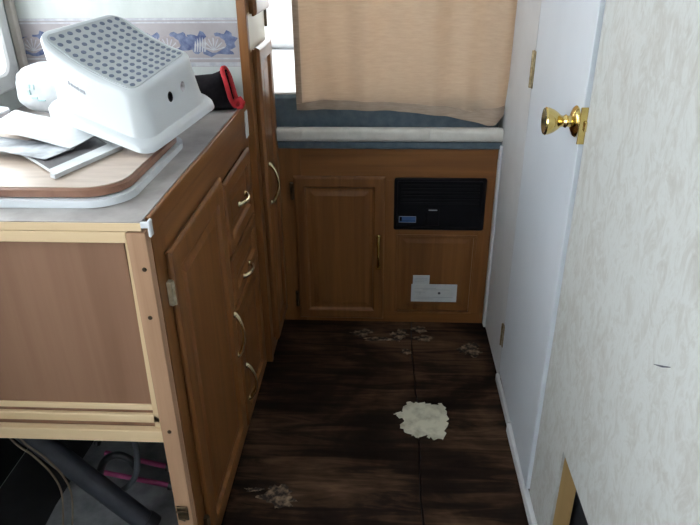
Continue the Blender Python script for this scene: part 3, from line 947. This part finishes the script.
bm = bx(0.0555, 0.1155, YB - 0.0056, YB - 0.0042, 0.4150, 0.4385)
nb = obj('name_badge', bm, 'blue_print', ht, label='small blue framed name badge')
bm = BM()
for (a, b, c_, d_) in ((0.0555, 0.1155, 0.4150, 0.4162), (0.0555, 0.1155, 0.4373, 0.4385), (0.0555, 0.0567, 0.4150, 0.4385), (0.1143, 0.1155, 0.4150, 0.4385)):
    box(bm, a, b, YB - 0.0060, YB - 0.0054, c_, d_)
obj('badge_border', bm, 'faint_ink', nb)
bm = bx(0.0580, 0.0660, YB - 0.0062, YB - 0.0055, 0.4215, 0.4360)
box(bm, 0.0580, 0.113, YB - 0.0062, YB - 0.0055, 0.4205, 0.4220)
obj('badge_field', bm, 'black_metal', nb)

# stickers on the access panel
sy = YB - 0.0003
def sticker(label, x0, x1, z0, z1, lines, dot=None):
    s = thing('sticker', label, 'sticker', ((x0 + x1) / 2, sy, z0), group='white stickers on the access panel')
    yb = YB - 0.0016
    obj('backing', bx(x0, x1, yb - 0.0012, yb + 0.0002, z0, z1), 'sticker', s)
    bm = BM()
    for (a, b, z, h) in lines:
        box(bm, a, b, yb - 0.0016, yb - 0.0010, z, z + h)
    obj('faint_print', bm, 'faint_ink', s)
    if dot:
        bm = BM()
        lathe(bm, [(0.0052, 0), (0.0052, 0.0009)], Matrix.Translation((dot[0], yb - 0.0010, dot[1])) @ Matrix.Rotation(math.radians(90), 4, 'X'), 14)
        obj('dark_dot', bm, 'ink', s)
sticker('wide white printed sticker with one dark dot on the access panel', 0.108, 0.277, 0.092, 0.166, [(0.120, 0.200, 0.148, 0.002), (0.150, 0.250, 0.142, 0.002), (0.120, 0.160, 0.132, 0.002), (0.140, 0.142, 0.122, 0.014), (0.120, 0.265, 0.110, 0.002), (0.120, 0.190, 0.103, 0.002)], (0.212, 0.129))
sticker('small square white sticker just above the wide one', 0.113, 0.174, 0.1665, 0.203, [(0.120, 0.166, 0.190, 0.0018), (0.120, 0.166, 0.183, 0.0018), (0.120, 0.155, 0.176, 0.0018)])

# ================================================================== BED AND CURTAIN
bed = thing('bed', 'blue-grey bed above the oak cabinet behind the curtain', 'bed', (-0.30, 2.74, 0.684))
obj('platform', bx(XW + 0.004, XR - 0.002, 2.137, YR - 0.004, 0.640, 0.7095), 'oak_x', bed)
obj('blue_edging', bx(-0.3565, X1 + 0.006, 2.098, 2.1365, 0.6845, 0.7095, 0.003), 'blue_cloth', bed, label='blue-grey carpet strip under the rail')
for a, b in ((-0.3565, 0.1465), (0.1475, XR - 0.0005)):
    bm = BM()
    lp = []
    for xx in (a, b):
        lp.append([(xx, y, z) for y, z in rrect(2.086, 2.128, 0.710, 0.7545, 0.014, 4)])
    loops_solid(bm, lp)
    obj('rail', bm, 'rail', bed, smooth=True, label='rounded off-white bed rail')
bm = BM()
loops_solid(bm, [[(a, b, z) for a, b in rrect(XW + 0.006 + i, XR - 0.003 - i, 2.142 + i, YR - 0.006 - i, 0.04, 5)] for z, i in ((0.710, 0.012), (0.722, 0.0), (0.842, 0.0), (0.853, 0.010))])
obj('mattress', bm, 'blue_cloth', bed, smooth=True)
bm = BM()
g = []
nx, ny = 40, 40
for j in range(ny + 1):
    row = []
    for i in range(nx + 1):
        x = XW + 0.015 + (XR - 0.012 - XW - 0.015) * i / nx
        y = 2.156 + (YR - 0.012 - 2.156) * j / ny
        z = 0.8545 + 0.006 * max(0, noise.noise(Vector((x * 3, y * 8, 1)))) + 0.003
        row.append(bm.verts.new((x, y, z)))
    g.append(row)
for j in range(ny):
    for i in range(nx):
        bm.faces.new((g[j][i], g[j][i + 1], g[j + 1][i + 1], g[j + 1][i]))
ex = bmesh.ops.extrude_face_region(bm, geom=list(bm.faces))
for v in ex['geom']:
    if isinstance(v, bmesh.types.BMVert):
        v.co.z = 0.8532
obj('sheet', bm, 'sheet', bed, smooth=True, label='white bed sheet')

bm = BM()
bmesh.ops.create_uvsphere(bm, u_segments=32, v_segments=16, radius=1.0)
Rp = Matrix.Translation((-0.52, 3.165, 0.985)) @ Matrix.Rotation(math.radians(58), 4, 'X')
for v in bm.verts:
    d = v.co.copy()
    sx = math.copysign(abs(d.x) ** 0.55, d.x)
    sy_ = math.copysign(abs(d.y) ** 0.55, d.y)
    v.co = Rp @ Vector((sx * 0.30, sy_ * 0.17, d.z * 0.075 * (1 - 0.25 * (abs(sx) ** 6))))
zm = min(v.co.z for v in bm.verts)
bmesh.ops.translate(bm, verts=bm.verts, vec=(0, 0, 0.862 - zm))
o = obj('pillow', bm, 'sheet', smooth='all')
tag(o, 'white pillow leaning at the far end of the bed', 'pillow')

# curtain
cu = thing('curtain', 'beige woven curtain hanging in front of the bed', 'curtain', (0.05, 2.112, 0.765))
CX0, CX1, CZT = -0.288, 0.384, 1.70
BOT = [(-0.288, 0.812), (-0.20, 0.812), (-0.10, 0.811), (0.02, 0.808), (0.12, 0.800), (0.20, 0.790), (0.28, 0.775), (0.335, 0.763), (0.36, 0.766), (0.384, 0.800)]
HEM = [(-0.288, 0.833), (-0.20, 0.843), (-0.05, 0.838), (0.10, 0.830), (0.20, 0.822), (0.28, 0.806), (0.384, 0.830)]
def interp(tab, x):
    for (a, va), (b, vb) in zip(tab, tab[1:]):
        if x <= b:
            return va + (vb - va) * max(0, (x - a)) / (b - a)
    return tab[-1][1]
def cur_y(x, z):
    k = 0.35 + 0.65 * min(1, max(0, (z - 0.76) / 0.5))
    f = 0.0120 * math.sin(x * 26 + 0.6 + 1.2 * math.sin(x * 7)) + 0.0085 * math.sin(x * 61 + z * 2.2)
    edge = 0.010 * math.exp(-((x - 0.36) / 0.03) ** 2)
    return 2.117 + f * k * (1.0 + 1.2 * max(0, (x - 0.15) / 0.25)) - edge * 0.6 + 0.004 * noise.noise(Vector((x * 5, 0, z * 4)))
def curtain_bm(x0, x1, zlo, zhi, nx, nz, off, th):
    bm = BM()
    g = []
    for j in range(nz + 1):
        row = []
        for i in range(nx + 1):
            x = x0 + (x1 - x0) * i / nx
            a, b = zlo(x), zhi(x)
            z = a + (b - a) * j / nz
            row.append(bm.verts.new((x + (0.018 * (z - 0.8) / 0.34 if x > 0.3 else 0.018 * (z - 0.8) / 0.34 * (x - x0 + 0.2) / 0.8 if x > 0 else 0.004 * (z - 0.8)), cur_y(x, z) - off, z)))
        g.append(row)
    for j in range(nz):
        for i in range(nx):
            bm.faces.new((g[j][i], g[j][i + 1], g[j + 1][i + 1], g[j + 1][i]))
    ex = bmesh.ops.extrude_face_region(bm, geom=list(bm.faces))
    for v in ex['geom']:
        if isinstance(v, bmesh.types.BMVert):
            v.co.y -= th
    return bm
obj('cloth', curtain_bm(CX0, CX1, lambda x: interp(HEM, x) - 0.004, lambda x: CZT, 90, 60, 0.0, 0.0008), 'curtain', cu, smooth=True)
obj('bottom_hem', curtain_bm(CX0, CX1, lambda x: interp(BOT, x), lambda x: interp(HEM, x), 90, 6, 0.0012, 0.0012), 'hem', cu, smooth=True, label='darker doubled hem')
obj('side_hem', curtain_bm(CX0 - 0.0005, CX0 + 0.019, lambda x: 0.836, lambda x: CZT, 4, 60, 0.0012, 0.0010), 'hem', cu, smooth=True, label='darker doubled side hem')
bm = BM()
tube(bm, [(-0.372, 2.117, 1.708), (XR, 2.117, 1.708)], 0.008, 12)
o = obj('curtain_rod', bm, 'alu', smooth=True)
tag(o, 'thin white rod carrying the beige curtain', 'curtain rod')

# ================================================================== PLUMBING UNDER THE COUNTER
dp = thing('drain_pipe', 'thick black drain pipe slanting under the counter', 'pipe', (-0.62, 1.06, 0.02))
A, B = Vector((-0.813, 1.085, 0.360)), Vector((-0.560, 1.085, 0.058))
dv = (B - A).normalized()
bm = BM()
tube(bm, [A - dv * 0.20, A, B], 0.0255, 24)
obj('pipe', bm, 'pipe', dp, smooth=True)
bm = BM()
tube(bm, [B - dv * 0.012, B - dv * 0.004, B + dv * 0.004, B + dv * 0.010, B + dv * 0.016], [0.0280, 0.030, 0.030, 0.030, 0.030], 24)
obj('coupling', bm, 'hose', dp, smooth=True)

def curve_pts(pts, n=10):
    P = [Vector(p) for p in pts]
    P = [P[0] * 2 - P[1]] + P + [P[-1] * 2 - P[-2]]
    out = []
    for i in range(1, len(P) - 2):
        for k in range(n):
            t = k / n
            a, b, c_, d_ = P[i - 1:i + 3]
            out.append(0.5 * ((2 * b) + (c_ - a) * t + (2 * a - 5 * b + 4 * c_ - d_) * t * t + (3 * b - a - 3 * c_ + d_) * t ** 3))
    out.append(P[-2])
    return out
for lab, a, b in (('upper pink water pipe with black fitting under the counter', (-0.74, 1.29, 0.082), (-0.560, 1.26, 0.068)),
                  ('lower pink water pipe with black fitting under the counter', (-0.74, 1.247, 0.056), (-0.545, 1.22, 0.042))):
    a, b = Vector(a), Vector(b)
    d = (b - a).normalized()
    t = thing('water_pipe', lab, 'pipe', (b.x, b.y, 0.0), group='pink pipes under the counter')
    bm = BM()
    tube(bm, [a, b], 0.0068, 14)
    obj('pipe', bm, 'pink', t, smooth=True)
    bm = BM()
    tube(bm, [b - d * 0.004, b + d * 0.01, b + d * 0.012, b + d * 0.030, b + d * 0.032, b + d * 0.050], [0.012, 0.012, 0.016, 0.016, 0.012, 0.012], 12)
    tube(bm, [b + d * 0.022, b + d * 0.022 + Vector((0.0, 0.0, -0.030))], 0.011, 12)
    obj('fitting', bm, 'hose', t, smooth=True)
def hose(name, label, pts, r, mat):
    bm = BM()
    tube(bm, curve_pts(pts), r, 10)
    return tag(obj(name, bm, mat, smooth=True), label, 'hose')
hose('hose', 'black looped hose behind the drain pipe', [(-0.72, 1.19, 0.012), (-0.715, 1.19, 0.09), (-0.69, 1.19, 0.150), (-0.655, 1.19, 0.172), (-0.625, 1.19, 0.16), (-0.61, 1.19, 0.13)], 0.0095, 'hose')
hose('hose', 'grey hose curving down between the pink pipes and the post', [(-0.575, 1.13, 0.50), (-0.572, 1.13, 0.33), (-0.573, 1.13, 0.23), (-0.590, 1.13, 0.16), (-0.63, 1.13, 0.115), (-0.68, 1.14, 0.09)], 0.0075, 'hose_grey')
hose('hose', 'black hose crossing below the plywood at the back', [(-0.82, 1.40, 0.012), (-0.78, 1.40, 0.10), (-0.76, 1.40, 0.22), (-0.70, 1.41, 0.15), (-0.66, 1.42, 0.13)], 0.010, 'hose')
for k, (dx, lab) in enumerate(((0.0, 'thin beige wire drooping at far left under the counter'), (0.022, 'thin beige wire drooping beside the drain pipe'))):
    bm = BM()
    tube(bm, curve_pts([(-0.83 + dx, 1.03, 0.47), (-0.79 + dx, 1.03, 0.36), (-0.745 + dx, 1.02, 0.325), (-0.715 + dx, 1.02, 0.270), (-0.708 + dx, 1.02, 0.21), (-0.73 + dx, 1.02, 0.10), (-0.75 + dx, 1.02, 0.015)]), 0.0022, 8)
    tag(obj('wire', bm, 'wire', smooth=True), lab, 'wire')

# ================================================================== RESIDUE ON THE FLOOR
def fine_poly(poly, seed, amp, sub=5):
    rr = random.Random(seed)
    out = []
    for i, p in enumerate(poly):
        q = poly[(i + 1) % len(poly)]
        for k in range(sub):
            t = k / sub
            j = amp if k else amp * 0.3
            out.append((p[0] + (q[0] - p[0]) * t + rr.uniform(-j, j), p[1] + (q[1] - p[1]) * t + rr.uniform(-j, j)))
    return out
patch = [(0.041, 1.576), (0.069, 1.59), (0.082, 1.633), (0.128, 1.634), (0.159, 1.624), (0.193, 1.632), (0.206, 1.589), (0.202, 1.526), (0.184, 1.466), (0.154, 1.469), (0.135, 1.489), (0.107, 1.473), (0.081, 1.491), (0.061, 1.521), (0.069, 1.552)]
o = obj('residue_patch', prism(BM(), fine_poly(patch, 4, 0.006), 0.0003, 0.0022), 'residue')
tag(o, 'large pale ragged patch of old flooring residue in mid aisle', 'residue')
def blob(cx, cy, rx, ry, seed, n=44):
    rr = random.Random(seed)
    ph = rr.uniform(0, 6)
    return [(cx + rx * math.cos(2 * math.pi * k / n) * (1 + 0.35 * math.sin(3 * 2 * math.pi * k / n + ph) + rr.uniform(-0.34, 0.34)),
             cy + ry * math.sin(2 * math.pi * k / n) * (1 + 0.35 * math.sin(2 * 2 * math.pi * k / n + ph) + rr.uniform(-0.34, 0.34))) for k in range(n)]
for k, (cx, cy, rx, ry, lab) in enumerate((
        (-0.070, 2.030, 0.035, 0.022, 'dull flake residue below the cabinet door'),
        (-0.015, 1.990, 0.050, 0.014, 'thin pale flake streak below the cabinet door handle'),
        (0.065, 2.020, 0.030, 0.030, 'brownish flake residue at the floor seam by the cabinet'),
        (0.150, 2.000, 0.040, 0.016, 'pale flake streak in front of the access panel'),
        (0.140, 2.060, 0.025, 0.018, 'small flake residue touching the base of the access panel'),
        (0.085, 1.915, 0.016, 0.022, 'tiny pale flake on the seam short of the cabinet'),
        (0.315, 1.935, 0.038, 0.034, 'dull scuffed flake beside the door hinge strip'),
        (-0.270, 1.235, 0.045, 0.030, 'dull pale flake patch at lower left of the aisle'),
        (-0.335, 1.255, 0.022, 0.008, 'small flake streak beside the base of the near cabinet door'))):
    o = obj('residue_flake', prism(BM(), blob(cx, cy, rx, ry, 20 + k), 0.0003, 0.0016), 'flake')
    tag(o, lab, 'residue', group='small residue flakes on the floor')
